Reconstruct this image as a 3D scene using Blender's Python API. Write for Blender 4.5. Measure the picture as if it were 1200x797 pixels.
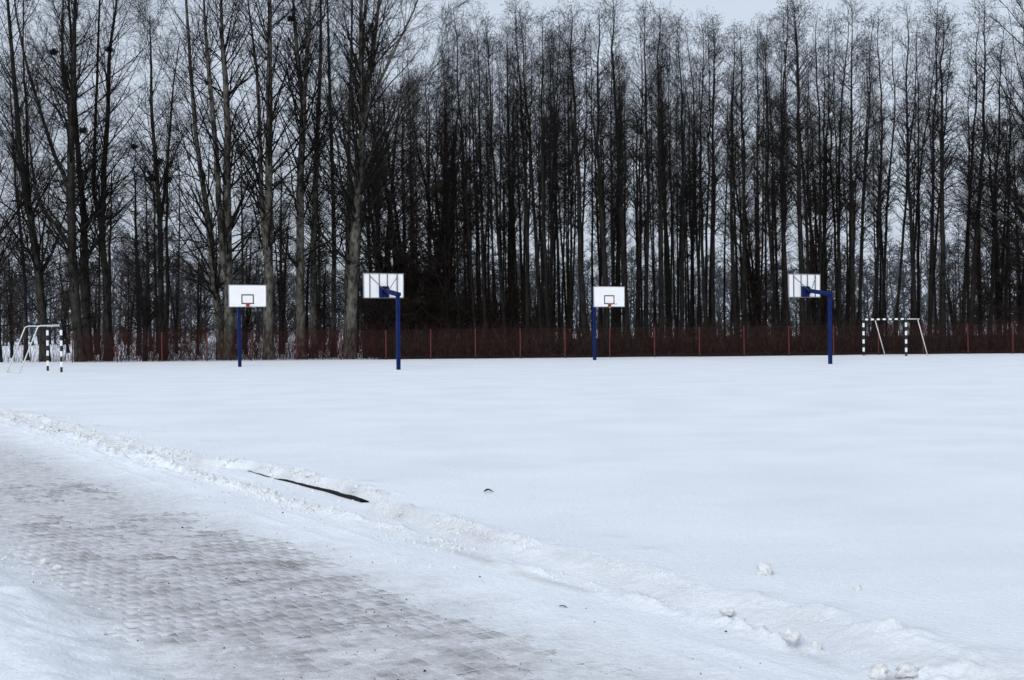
import bpy, math, random
import numpy as np
from mathutils import Matrix, Vector

for o in list(bpy.data.objects):
    bpy.data.objects.remove(o)
SC = bpy.context.scene
COL = SC.collection
RNG = np.random.default_rng(11)
random.seed(5)
R = math.radians

# ------------------------------------------------------------------ camera
CAM_H = 1.6
PITCH = R(0.395)
ROLL = R(-0.57)
cam_data = bpy.data.cameras.new("camera")
cam_data.sensor_width = 36.0
cam_data.lens = 50.0
cam_data.clip_start = 0.1
cam_data.clip_end = 3000.0
cam = bpy.data.objects.new("camera", cam_data)
COL.objects.link(cam)
cam_rot = Matrix.Rotation(math.pi / 2 - PITCH, 4, 'X') @ Matrix.Rotation(ROLL, 4, 'Z')
cam.matrix_world = Matrix.Translation((0, 0, CAM_H)) @ cam_rot
SC.camera = cam

# ------------------------------------------------------------------ sky, sun, exposure
SUN_EL, SUN_AZ = R(36), R(205)           # azimuth from +Y, clockwise
world = bpy.data.worlds.new("World")
SC.world = world
world.use_nodes = True
wn, wl = world.node_tree.nodes, world.node_tree.links
wn.clear()
sky = wn.new("ShaderNodeTexSky")
sky.sky_type = 'NISHITA'
sky.sun_disc = False
sky.sun_elevation = SUN_EL
sky.sun_rotation = SUN_AZ
sky.air_density = 1.0
sky.dust_density = 4.0
sky.ozone_density = 1.0
hs = wn.new("ShaderNodeHueSaturation")
hs.inputs["Saturation"].default_value = 0.42
bg = wn.new("ShaderNodeBackground")
bg.inputs["Strength"].default_value = 0.12
wo = wn.new("ShaderNodeOutputWorld")
wl.new(sky.outputs[0], hs.inputs["Color"])
ov = wn.new("ShaderNodeMix")              # an even overcast deck over the whole dome
ov.data_type = 'RGBA'
ov.inputs["Factor"].default_value = 0.72
ov.inputs["B"].default_value = (5.25, 5.95, 7.05, 1)
wl.new(hs.outputs[0], ov.inputs["A"])
wl.new(ov.outputs["Result"], bg.inputs["Color"])
wl.new(bg.outputs[0], wo.inputs["Surface"])
sd = bpy.data.lights.new("sun", 'SUN')
sd.energy = 1.15
sd.angle = R(30)
sd.color = (1.0, 0.985, 0.965)
sun = bpy.data.objects.new("sun", sd)
COL.objects.link(sun)
sv = Vector((math.sin(SUN_AZ) * math.cos(SUN_EL), math.cos(SUN_AZ) * math.cos(SUN_EL), math.sin(SUN_EL)))
sun.rotation_euler = sv.to_track_quat('Z', 'Y').to_euler()
SC.view_settings.view_transform = 'Standard'
SC.view_settings.look = 'None'
SC.view_settings.gamma = 1.0
SC.view_settings.exposure = 0.13
SC.cycles.max_bounces = 6
SC.cycles.diffuse_bounces = 3

# ------------------------------------------------------------------ helpers
FPX = 1200 * 50.0 / 36.0


def ray(px, py):
    v = cam_rot.to_3x3() @ Vector(((px - 600) / FPX, (398.5 - py) / FPX, -1))
    return v


def ground(px, py, z=0.0):
    v = ray(px, py)
    k = (z - CAM_H) / v.z
    return Vector((v.x * k, v.y * k, z))


def at_depth(px, py, d):
    v = ray(px, py)
    k = d / v.y
    return Vector((v.x * k, d, CAM_H + v.z * k))


def mesh_from(name, V, F):
    V = np.asarray(V, dtype=np.float32).reshape(-1, 3)
    F = np.asarray(F, dtype=np.int32)
    me = bpy.data.meshes.new(name)
    n, k = F.shape
    me.vertices.add(len(V))
    me.vertices.foreach_set("co", V.ravel())
    me.loops.add(n * k)
    me.loops.foreach_set("vertex_index", F.ravel())
    me.polygons.add(n)
    me.polygons.foreach_set("loop_start", np.arange(0, n * k, k, dtype=np.int32))
    me.polygons.foreach_set("loop_total", np.full(n, k, dtype=np.int32))
    me.update(calc_edges=True)
    return me


class Geo:
    """Quads gathered from tubes, boxes and lathes, linked as one mesh object."""

    def __init__(self):
        self.V, self.F, self.n = [], [], 0

    def add(self, V, F):
        V = np.asarray(V, float).reshape(-1, 3)
        F = np.asarray(F, int).reshape(-1, 4)
        self.V.append(V)
        self.F.append(F + self.n)
        self.n += len(V)

    def tubes(self, P, Rd, sides=3):
        """P (N,n,3) polylines, Rd (N,n) radii."""
        P = np.asarray(P, float)
        Rd = np.asarray(Rd, float)
        N, n, _ = P.shape
        if N == 0:
            return
        T = np.empty_like(P)
        T[:, 1:-1] = P[:, 2:] - P[:, :-2]
        T[:, 0] = P[:, 1] - P[:, 0]
        T[:, -1] = P[:, -1] - P[:, -2]
        T /= np.linalg.norm(T, axis=2, keepdims=True) + 1e-9
        ref = np.where(np.abs(T[:, :1, 0:1]) < 0.7, np.array([1., 0, 0]), np.array([0, 1., 0]))
        A = np.cross(T, np.broadcast_to(ref, T.shape))
        A /= np.linalg.norm(A, axis=2, keepdims=True) + 1e-9
        B = np.cross(T, A)
        ang = np.arange(sides) * 2 * np.pi / sides
        ring = (A[:, :, None, :] * np.cos(ang)[None, None, :, None] +
                B[:, :, None, :] * np.sin(ang)[None, None, :, None])
        V = P[:, :, None, :] + ring * Rd[:, :, None, None]
        idx = np.arange(N * n * sides).reshape(N, n, sides)
        a = idx[:, :-1, :]
        b = np.roll(idx, -1, axis=2)[:, :-1, :]
        c = np.roll(idx, -1, axis=2)[:, 1:, :]
        d = idx[:, 1:, :]
        F = np.stack([a, b, c, d], axis=-1).reshape(-1, 4)
        self.add(V.reshape(-1, 3), F)

    def tube(self, pts, r, sides=8, cap=True):
        pts = np.asarray(pts, float)
        rr = np.full(len(pts), r, float) if np.isscalar(r) else np.asarray(r, float)
        if cap:
            e0 = (pts[1] - pts[0]) / (np.linalg.norm(pts[1] - pts[0]) + 1e-9)
            e1 = (pts[-1] - pts[-2]) / (np.linalg.norm(pts[-1] - pts[-2]) + 1e-9)
            pts = np.vstack([pts[:1] - e0 * 1e-4, pts, pts[-1:] + e1 * 1e-4])
            rr = np.concatenate([[1e-4], rr, [1e-4]])
        self.tubes(pts[None], rr[None], sides)

    def box(self, c, s, rot=None):
        c, s = np.asarray(c, float), np.asarray(s, float) / 2
        v = np.array([[x, y, z] for x in (-1, 1) for y in (-1, 1) for z in (-1, 1)], float) * s
        if rot is not None:
            v = v @ np.array(rot.to_3x3()).T
        f = [[0, 1, 3, 2], [4, 6, 7, 5], [0, 4, 5, 1], [2, 3, 7, 6], [0, 2, 6, 4], [1, 5, 7, 3]]
        self.add(v + c, f)

    def bbox(self, c, s, b=0.006):
        """box with bevelled edges (24 verts as three crossing slabs' hull)"""
        import bmesh
        bm = bmesh.new()
        bmesh.ops.create_cube(bm, size=1.0, matrix=Matrix.Translation(c) @ Matrix.Diagonal((*s, 1)))
        bmesh.ops.bevel(bm, geom=bm.edges[:], offset=b, segments=1, affect='EDGES')
        bm.verts.index_update()
        V = [tuple(v.co) for v in bm.verts]
        F = []
        for f in bm.faces:
            ix = [v.index for v in f.verts]
            F.append(ix if len(ix) == 4 else ix[:3] + [ix[2]])
        bm.free()
        self.add(V, F)

    def mesh(self, name, mat, smooth=False):
        V = np.vstack(self.V)
        F = np.vstack(self.F)
        tri = F[:, 2] == F[:, 3]
        if tri.any():
            me = bpy.data.meshes.new(name)
            me.from_pydata(V.tolist(), [], [list(f[:3]) if t else list(f) for f, t in zip(F, tri)])
        else:
            me = mesh_from(name, V, F)
        me.materials.append(mat)
        if smooth:
            me.polygons.foreach_set("use_smooth", np.ones(len(me.polygons), dtype=bool))
        return me

    def build(self, name, mat, parent=None, smooth=False):
        return link(name, self.mesh(name, mat, smooth), parent)


def link(name, me, parent=None):
    o = bpy.data.objects.new(name, me)
    COL.objects.link(o)
    if parent is not None:
        o.parent = parent
    return o


def tag(o, label=None, cat=None, group=None, kind=None):
    if label:
        o["label"] = label
    if cat:
        o["category"] = cat
    if group:
        o["group"] = group
    if kind:
        o["kind"] = kind
    return o


def empty(name, loc, label, cat, group=None, rz=0.0):
    o = bpy.data.objects.new(name, None)
    o.empty_display_size = 0.2
    COL.objects.link(o)
    o.location = loc
    o.rotation_euler = (0, 0, rz)
    return tag(o, label, cat, group)


# ------------------------------------------------------------------ noise
def _hash(ix, iy, seed):
    h = (ix.astype(np.int64) * 374761393 + iy.astype(np.int64) * 668265263 + seed * 1442695041) & 0xFFFFFFFF
    h = ((h ^ (h >> 13)) * 1274126177) & 0xFFFFFFFF
    h = h ^ (h >> 16)
    return (h & 0xFFFFFF) / float(0xFFFFFF)


def vnoise(x, y, seed=0):
    ix, iy = np.floor(x), np.floor(y)
    fx, fy = x - ix, y - iy
    ux, uy = fx * fx * fx * (fx * (fx * 6 - 15) + 10), fy * fy * fy * (fy * (fy * 6 - 15) + 10)
    a, b = _hash(ix, iy, seed), _hash(ix + 1, iy, seed)
    c, d = _hash(ix, iy + 1, seed), _hash(ix + 1, iy + 1, seed)
    return ((a * (1 - ux) + b * ux) * (1 - uy) + (c * (1 - ux) + d * ux) * uy) * 2 - 1


def fbm(x, y, oct=4, seed=0, gain=0.5):
    s, a, t = 0.0, 1.0, 0.0
    for i in range(oct):
        s = s + a * vnoise(x * 2 ** i + 17.3 * i, y * 2 ** i - 9.1 * i, seed + i)
        t += a
        a *= gain
    return s / t


def sstep(a, b, x):
    t = np.clip((x - a) / (b - a), 0, 1)
    return t * t * (3 - 2 * t)


# ------------------------------------------------------------------ materials
def mat(name, base, rough=0.7, spec=0.3, metal=0.0):
    m = bpy.data.materials.new(name)
    m.use_nodes = True
    b = m.node_tree.nodes["Principled BSDF"]
    b.inputs["Base Color"].default_value = (*base, 1)
    b.inputs["Roughness"].default_value = rough
    b.inputs["Specular IOR Level"].default_value = spec
    b.inputs["Metallic"].default_value = metal
    return m


def noisy(name, c0, c1, scale=8.0, rough=0.8, spec=0.2, bump=0.0, bscale=None, detail=6.0, stretch=(1, 1, 1),
          lo=0.35, hi=0.65, bdist=0.02):
    m = mat(name, c0, rough, spec)
    nt = m.node_tree
    N, L = nt.nodes, nt.links
    b = N["Principled BSDF"]
    tc = N.new("ShaderNodeTexCoord")
    mp = N.new("ShaderNodeMapping")
    mp.inputs["Scale"].default_value = stretch
    L.new(tc.outputs["Object"], mp.inputs[0])
    nz = N.new("ShaderNodeTexNoise")
    nz.inputs["Scale"].default_value = scale
    nz.inputs["Detail"].default_value = detail
    L.new(mp.outputs[0], nz.inputs["Vector"])
    cr = N.new("ShaderNodeValToRGB")
    cr.color_ramp.elements[0].position = lo
    cr.color_ramp.elements[1].position = hi
    cr.color_ramp.elements[0].color = (*c0, 1)
    cr.color_ramp.elements[1].color = (*c1, 1)
    L.new(nz.outputs["Fac"], cr.inputs[0])
    L.new(cr.outputs[0], b.inputs["Base Color"])
    if bump:
        n2 = N.new("ShaderNodeTexNoise")
        n2.inputs["Scale"].default_value = bscale or scale * 3
        n2.inputs["Detail"].default_value = 5
        L.new(mp.outputs[0], n2.inputs["Vector"])
        bp = N.new("ShaderNodeBump")
        bp.inputs["Strength"].default_value = bump
        bp.inputs["Distance"].default_value = bdist
        L.new(n2.outputs["Fac"], bp.inputs["Height"])
        L.new(bp.outputs[0], b.inputs["Normal"])
    return m


U2 = np.array([-0.485, 0.8745])          # along the road, away from the camera
N2 = np.array([0.8745, 0.485])           # across it, towards the field
T0 = 5.3                                 # kerb line


def snow_material():
    m = mat("snow", (0.8, 0.83, 0.87), 0.75, 0.25)
    nt = m.node_tree
    N, L = nt.nodes, nt.links
    b = N["Principled BSDF"]
    geo = N.new("ShaderNodeNewGeometry")
    dot = N.new("ShaderNodeVectorMath")
    dot.operation = 'DOT_PRODUCT'
    dot.inputs[1].default_value = (N2[0], N2[1], 0)
    L.new(geo.outputs["Position"], dot.inputs[0])
    # dirt of the driven road: packed, gritty snow between the two banks
    nz = N.new("ShaderNodeTexNoise")
    nz.inputs["Scale"].default_value = 2.2
    nz.inputs["Detail"].default_value = 7
    nz.inputs["Roughness"].default_value = 0.65
    L.new(geo.outputs["Position"], nz.inputs["Vector"])
    ad = N.new("ShaderNodeMath")
    ad.operation = 'MULTIPLY_ADD'
    L.new(nz.outputs["Fac"], ad.inputs[0])
    ad.inputs[1].default_value = 1.5
    L.new(dot.outputs["Value"], ad.inputs[2])       # t + 5.3 + 1.5*noise
    mr = N.new("ShaderNodeMapRange")                # 1 on the road, 0 on the field
    mr.inputs["From Min"].default_value = T0 - 0.15
    mr.inputs["From Max"].default_value = T0 - 1.1
    L.new(ad.outputs[0], mr.inputs["Value"])
    mr2 = N.new("ShaderNodeMapRange")
    mr2.inputs["From Min"].default_value = T0 - 3.0
    mr2.inputs["From Max"].default_value = T0 - 2.4
    L.new(ad.outputs[0], mr2.inputs["Value"])
    mul = N.new("ShaderNodeMath")
    mul.operation = 'MULTIPLY'
    L.new(mr.outputs[0], mul.inputs[0])
    L.new(mr2.outputs[0], mul.inputs[1])
    n3 = N.new("ShaderNodeTexNoise")
    n3.inputs["Scale"].default_value = 9
    n3.inputs["Detail"].default_value = 8
    n3.inputs["Roughness"].default_value = 0.7
    L.new(geo.outputs["Position"], n3.inputs["Vector"])
    rp = N.new("ShaderNodeValToRGB")
    rp.color_ramp.elements[0].position = 0.35
    rp.color_ramp.elements[0].color = (0.43, 0.435, 0.45, 1)
    rp.color_ramp.elements[1].position = 0.62
    rp.color_ramp.elements[1].color = (0.68, 0.69, 0.71, 1)
    L.new(n3.outputs["Fac"], rp.inputs[0])
    mx = N.new("ShaderNodeMix")
    mx.data_type = 'RGBA'
    L.new(mul.outputs[0], mx.inputs["Factor"])
    # clean field snow, faintly uneven
    n4 = N.new("ShaderNodeTexNoise")
    n4.inputs["Scale"].default_value = 0.5
    n4.inputs["Detail"].default_value = 8
    L.new(geo.outputs["Position"], n4.inputs["Vector"])
    r4 = N.new("ShaderNodeValToRGB")
    r4.color_ramp.elements[0].position = 0.3
    r4.color_ramp.elements[0].color = (0.745, 0.785, 0.84, 1)
    r4.color_ramp.elements[1].position = 0.7
    r4.color_ramp.elements[1].color = (0.83, 0.865, 0.91, 1)
    L.new(n4.outputs["Fac"], r4.inputs[0])
    L.new(r4.outputs[0], mx.inputs["A"])
    L.new(rp.outputs[0], mx.inputs["B"])
    # crumbly bank faces: dirt plus painted-in grey shading, attribute written from the ploughed shape
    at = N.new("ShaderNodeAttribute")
    at.attribute_name = "dirt_shade"
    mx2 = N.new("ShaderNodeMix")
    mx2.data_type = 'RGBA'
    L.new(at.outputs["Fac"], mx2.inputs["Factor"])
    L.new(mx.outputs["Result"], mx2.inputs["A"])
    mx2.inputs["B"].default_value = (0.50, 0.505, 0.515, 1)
    gr = N.new("ShaderNodeTexNoise")
    gr.inputs["Scale"].default_value = 70
    gr.inputs["Detail"].default_value = 5
    gr.inputs["Roughness"].default_value = .75
    L.new(geo.outputs["Position"], gr.inputs["Vector"])
    gm = N.new("ShaderNodeMapRange")
    gm.inputs["From Min"].default_value = .3
    gm.inputs["From Max"].default_value = .7
    gm.inputs["To Min"].default_value = .90
    gm.inputs["To Max"].default_value = 1.09
    L.new(gr.outputs["Fac"], gm.inputs["Value"])
    gx = N.new("ShaderNodeVectorMath")
    gx.operation = 'SCALE'
    L.new(mx2.outputs["Result"], gx.inputs[0])
    L.new(gm.outputs[0], gx.inputs["Scale"])
    L.new(gx.outputs[0], b.inputs["Base Color"])
    nb = N.new("ShaderNodeTexNoise")
    nb.inputs["Scale"].default_value = 22
    nb.inputs["Detail"].default_value = 9
    nb.inputs["Roughness"].default_value = 0.62
    L.new(geo.outputs["Position"], nb.inputs["Vector"])
    bp = N.new("ShaderNodeBump")
    bp.inputs["Strength"].default_value = 0.7
    bp.inputs["Distance"].default_value = 0.03
    L.new(nb.outputs["Fac"], bp.inputs["Height"])
    L.new(bp.outputs[0], b.inputs["Normal"])
    return m


M = {
    'snow': snow_material(),
    'clump': noisy("snow_clump", (0.66, 0.66, 0.66), (0.79, 0.80, 0.81), 30, 0.8, 0.2, 0.5, 60),
    'crumb': noisy("snow_crumb", (0.66, 0.665, 0.67), (0.80, 0.82, 0.845), 4, 0.8, 0.2, 0.4, 60),
    'bark_grey': noisy("bark_grey", (0.022, 0.021, 0.0185), (0.135, 0.127, 0.108), 5, 0.9, 0.1, 0.9, 14, stretch=(1, 1, .45), bdist=.05),
    'bark_mid': noisy("bark_mid", (0.010, 0.0095, 0.009), (0.046, 0.043, 0.037), 5, 0.9, 0.1, 0.9, 14, stretch=(1, 1, .45), bdist=.05),
    'bark_dark': noisy("bark_dark", (0.006, 0.0055, 0.005), (0.021, 0.019, 0.017), 6, 0.9, 0.1, 0.8, 16, stretch=(1, 1, .3), bdist=.04),
    'twig': noisy("twig", (0.008, 0.007, 0.0065), (0.018, 0.016, 0.015), 3, 0.9, 0.1),
    'twig_brown': noisy("twig_brown", (0.024, 0.018, 0.0155), (0.075, 0.057, 0.049), 3, 0.9, 0.1),
    'brush': noisy("brush", (0.010, 0.0065, 0.006), (0.075, 0.052, 0.044), 3.5, 0.9, 0.1, lo=.42, hi=.72),
    'far_wood': noisy("far_wood", (0.045, 0.049, 0.057), (0.075, 0.081, 0.093), 0.15, 0.95, 0.05),  # blue-grey: the haze of distance is mixed into the twig colour
    'brush_red': noisy("brush_red", (0.022, 0.009, 0.008), (0.050, 0.020, 0.017), 2, 0.9, 0.1),
    'leaf_litter': noisy("leaf_litter", (0.012, 0.009, 0.007), (0.03, 0.022, 0.017), 2.5, 0.95, 0.1, 0.6, 20),
    'blue': noisy("blue_paint", (0.0010, 0.008, 0.060), (0.0018, 0.014, 0.10), 5, 0.6, 0.16, 0.1, 40),
    'white': noisy("white_board", (0.88, 0.88, 0.87), (0.92, 0.92, 0.91), 3, 0.5, 0.4),
    'black': noisy("black_line", (0.012, 0.012, 0.013), (0.022, 0.022, 0.022), 8, 0.6, 0.3),
    'steel': noisy("grey_steel", (0.24, 0.24, 0.25), (0.34, 0.34, 0.35), 12, 0.45, 0.5),
    'dark_steel': noisy("dark_steel", (0.05, 0.05, 0.06), (0.09, 0.09, 0.1), 12, 0.5, 0.5),
    'rim': noisy("rim_red", (0.30, 0.03, 0.012), (0.42, 0.07, 0.02), 14, 0.5, 0.4),
    'fence': noisy("fence_red", (0.060, 0.008, 0.008), (0.11, 0.016, 0.014), 6, 0.5, 0.35),
    'mesh': noisy("mesh_red", (0.026, 0.005, 0.0045), (0.045, 0.008, 0.007), 6, 0.6, 0.25),
    'stay': noisy("pale_metal", (0.55, 0.55, 0.53), (0.75, 0.75, 0.73), 10, 0.5, 0.4),
    'edging': noisy("black_edging", (0.003, 0.003, 0.0033), (0.012, 0.0115, 0.011), 20, 0.7, 0.12, 0.6, 50),
    'grit': noisy("grit", (0.02, 0.018, 0.016), (0.06, 0.05, 0.045), 60, 0.9, 0.1),
    'bed': noisy("paving_bed", (0.30, 0.29, 0.28), (0.4, 0.39, 0.38), 8, 0.9, 0.1),
}


def stripe_material(name, axis, period, phase=0.0):
    m = mat(name, (0.8, 0.8, 0.8), 0.5, 0.4)
    N, L = m.node_tree.nodes, m.node_tree.links
    tc = N.new("ShaderNodeTexCoord")
    sp = N.new("ShaderNodeSeparateXYZ")
    L.new(tc.outputs["Object"], sp.inputs[0])
    a = N.new("ShaderNodeMath")
    a.operation = 'MULTIPLY_ADD'
    L.new(sp.outputs[axis], a.inputs[0])
    a.inputs[1].default_value = 1 / period
    a.inputs[2].default_value = phase
    f = N.new("ShaderNodeMath")
    f.operation = 'FRACT'
    L.new(a.outputs[0], f.inputs[0])
    g = N.new("ShaderNodeMath")
    g.operation = 'GREATER_THAN'
    L.new(f.outputs[0], g.inputs[0])
    g.inputs[1].default_value = 0.5
    mx = N.new("ShaderNodeMix")
    mx.data_type = 'RGBA'
    L.new(g.outputs[0], mx.inputs["Factor"])
    mx.inputs["A"].default_value = (0.012, 0.012, 0.014, 1)
    mx.inputs["B"].default_value = (0.84, 0.84, 0.83, 1)
    L.new(mx.outputs["Result"], N["Principled BSDF"].inputs["Base Color"])
    return m


M['stripe_post'] = stripe_material("striped_post", 2, 0.45, 0.0)
M['stripe_bar'] = stripe_material("striped_bar", 0, 0.42, 0.25)


def brick_material():
    m = mat("paving_brick", (0.2, 0.19, 0.19), 0.6, 0.35)
    N, L = m.node_tree.nodes, m.node_tree.links
    b = N["Principled BSDF"]
    geo = N.new("ShaderNodeNewGeometry")
    oi = N.new("ShaderNodeObjectInfo")
    # road axes: x across, y along, so that the frost lies in streaks across the path
    mp = N.new("ShaderNodeMapping")
    mp.vector_type = 'TEXTURE'
    mp.inputs["Rotation"].default_value = (0, 0, math.atan2(N2[1], N2[0]))
    L.new(geo.outputs["Position"], mp.inputs[0])
    mp2 = N.new("ShaderNodeMapping")
    mp2.inputs["Scale"].default_value = (1.0, 1.7, 1.0)
    L.new(mp.outputs[0], mp2.inputs[0])
    nz = N.new("ShaderNodeTexNoise")
    nz.inputs["Scale"].default_value = 2.8
    nz.inputs["Detail"].default_value = 12
    nz.inputs["Roughness"].default_value = 0.74
    L.new(mp2.outputs[0], nz.inputs["Vector"])
    sx = N.new("ShaderNodeSeparateXYZ")
    L.new(mp.outputs[0], sx.inputs[0])
    e1 = N.new("ShaderNodeMath")            # distance from the middle of the worn track
    e1.operation = 'ADD'
    e1.inputs[1].default_value = -(T0 - 2.25)
    L.new(sx.outputs[0], e1.inputs[0])
    e2 = N.new("ShaderNodeMath")
    e2.operation = 'ABSOLUTE'
    L.new(e1.outputs[0], e2.inputs[0])
    e3 = N.new("ShaderNodeMapRange")
    e3.inputs["From Min"].default_value = 0.60
    e3.inputs["From Max"].default_value = 1.25
    e3.inputs["To Min"].default_value = -0.02
    e3.inputs["To Max"].default_value = 0.20
    L.new(e2.outputs[0], e3.inputs["Value"])
    ad = N.new("ShaderNodeMath")
    ad.operation = 'MULTIPLY_ADD'
    L.new(oi.outputs["Random"], ad.inputs[0])
    ad.inputs[1].default_value = 0.12
    L.new(nz.outputs["Fac"], ad.inputs[2])
    ad2 = N.new("ShaderNodeMath")
    ad2.operation = 'ADD'
    L.new(ad.outputs[0], ad2.inputs[0])
    L.new(e3.outputs[0], ad2.inputs[1])
    cr = N.new("ShaderNodeValToRGB")
    e = cr.color_ramp.elements
    e[0].position, e[0].color = 0.36, (0.23, 0.228, 0.23, 1)
    e[1].position, e[1].color = 0.70, (0.70, 0.715, 0.74, 1)
    k = e.new(0.47)
    k.color = (0.42, 0.42, 0.428, 1)
    k = e.new(0.58)
    k.color = (0.55, 0.555, 0.575, 1)
    L.new(ad2.outputs[0], cr.inputs[0])
    gr = N.new("ShaderNodeTexNoise")
    gr.inputs["Scale"].default_value = 110
    gr.inputs["Detail"].default_value = 3
    gr.inputs["Roughness"].default_value = .7
    L.new(geo.outputs["Position"], gr.inputs["Vector"])
    wt = N.new("ShaderNodeTexNoise")
    wt.inputs["Scale"].default_value = 5.5
    wt.inputs["Detail"].default_value = 9
    wt.inputs["Roughness"].default_value = .66
    wt.inputs["Distortion"].default_value = .6
    L.new(mp2.outputs[0], wt.inputs["Vector"])
    wr = N.new("ShaderNodeMapRange")
    wr.inputs["From Min"].default_value = .40
    wr.inputs["From Max"].default_value = .34
    wr.inputs["To Max"].default_value = .75
    L.new(wt.outputs["Fac"], wr.inputs["Value"])
    dm = N.new("ShaderNodeMix")
    dm.data_type = 'RGBA'
    L.new(wr.outputs[0], dm.inputs["Factor"])
    L.new(cr.outputs[0], dm.inputs["A"])
    dm.inputs["B"].default_value = (0.125, 0.122, 0.122, 1)
    gm = N.new("ShaderNodeMapRange")
    gm.inputs["From Min"].default_value = .3
    gm.inputs["From Max"].default_value = .7
    gm.inputs["To Min"].default_value = .68
    gm.inputs["To Max"].default_value = 1.28
    L.new(gr.outputs["Fac"], gm.inputs["Value"])
    gx = N.new("ShaderNodeVectorMath")
    gx.operation = 'SCALE'
    L.new(dm.outputs["Result"], gx.inputs[0])
    L.new(gm.outputs[0], gx.inputs["Scale"])
    L.new(gx.outputs[0], b.inputs["Base Color"])
    n2 = N.new("ShaderNodeTexNoise")
    n2.inputs["Scale"].default_value = 90
    n2.inputs["Detail"].default_value = 4
    L.new(geo.outputs["Position"], n2.inputs["Vector"])
    bp = N.new("ShaderNodeBump")
    bp.inputs["Strength"].default_value = 0.4
    bp.inputs["Distance"].default_value = 0.004
    L.new(n2.outputs["Fac"], bp.inputs["Height"])
    L.new(bp.outputs[0], b.inputs["Normal"])
    return m


M['brick'] = brick_material()

# ------------------------------------------------------------------ ground
ROAD_Z = -0.13
LUMPS = []                                # (x, y, height, radius) snow lumps thrown off the plough
for px, py, h, r in [(958, 714, .05, .16), (1035, 737, .07, .15), (1065, 740, .05, .13), (1100, 776, .09, .17), (1125, 782, .07, .14),
                     (1165, 768, .04, .2), (715, 631, .04, .1), (762, 644, .04, .14), (890, 700, .03, .12), (530, 612, .06, .16),
                     (560, 618, .05, .14), (610, 640, .05, .12), (600, 632, .05, .12), (480, 598, .05, .14), (430, 566, .07, .14),
                     (240, 518, .07, .2), (112, 500, .09, .22), (60, 490, .08, .25), (30, 484, .07, .25), (175, 506, .06, .2)]:
    g = ground(px, py)
    LUMPS.append((g.x, g.y, h, r))


# the black edging strip lies at the foot of the snow lip: (along, across) of both ends
STRIP = []
for px, py in ((427, 585), (291, 549.5)):
    g = ground(px, py, -.055)
    STRIP.append((g.x * U2[0] + g.y * U2[1], g.x * N2[0] + g.y * N2[1] - T0))


def lip_edge(s):
    e = 0.12 * fbm(s * .7, s * 0 + 2, 3, 31)
    ks = sstep(STRIP[0][0] - .9, STRIP[0][0] - .1, s) * (1 - sstep(STRIP[1][0] + .1, STRIP[1][0] + .9, s))
    ts = STRIP[0][1] + (s - STRIP[0][0]) / (STRIP[1][0] - STRIP[0][0]) * (STRIP[1][1] - STRIP[0][1])
    return e * (1 - ks) + (ts + .17) * ks


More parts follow.
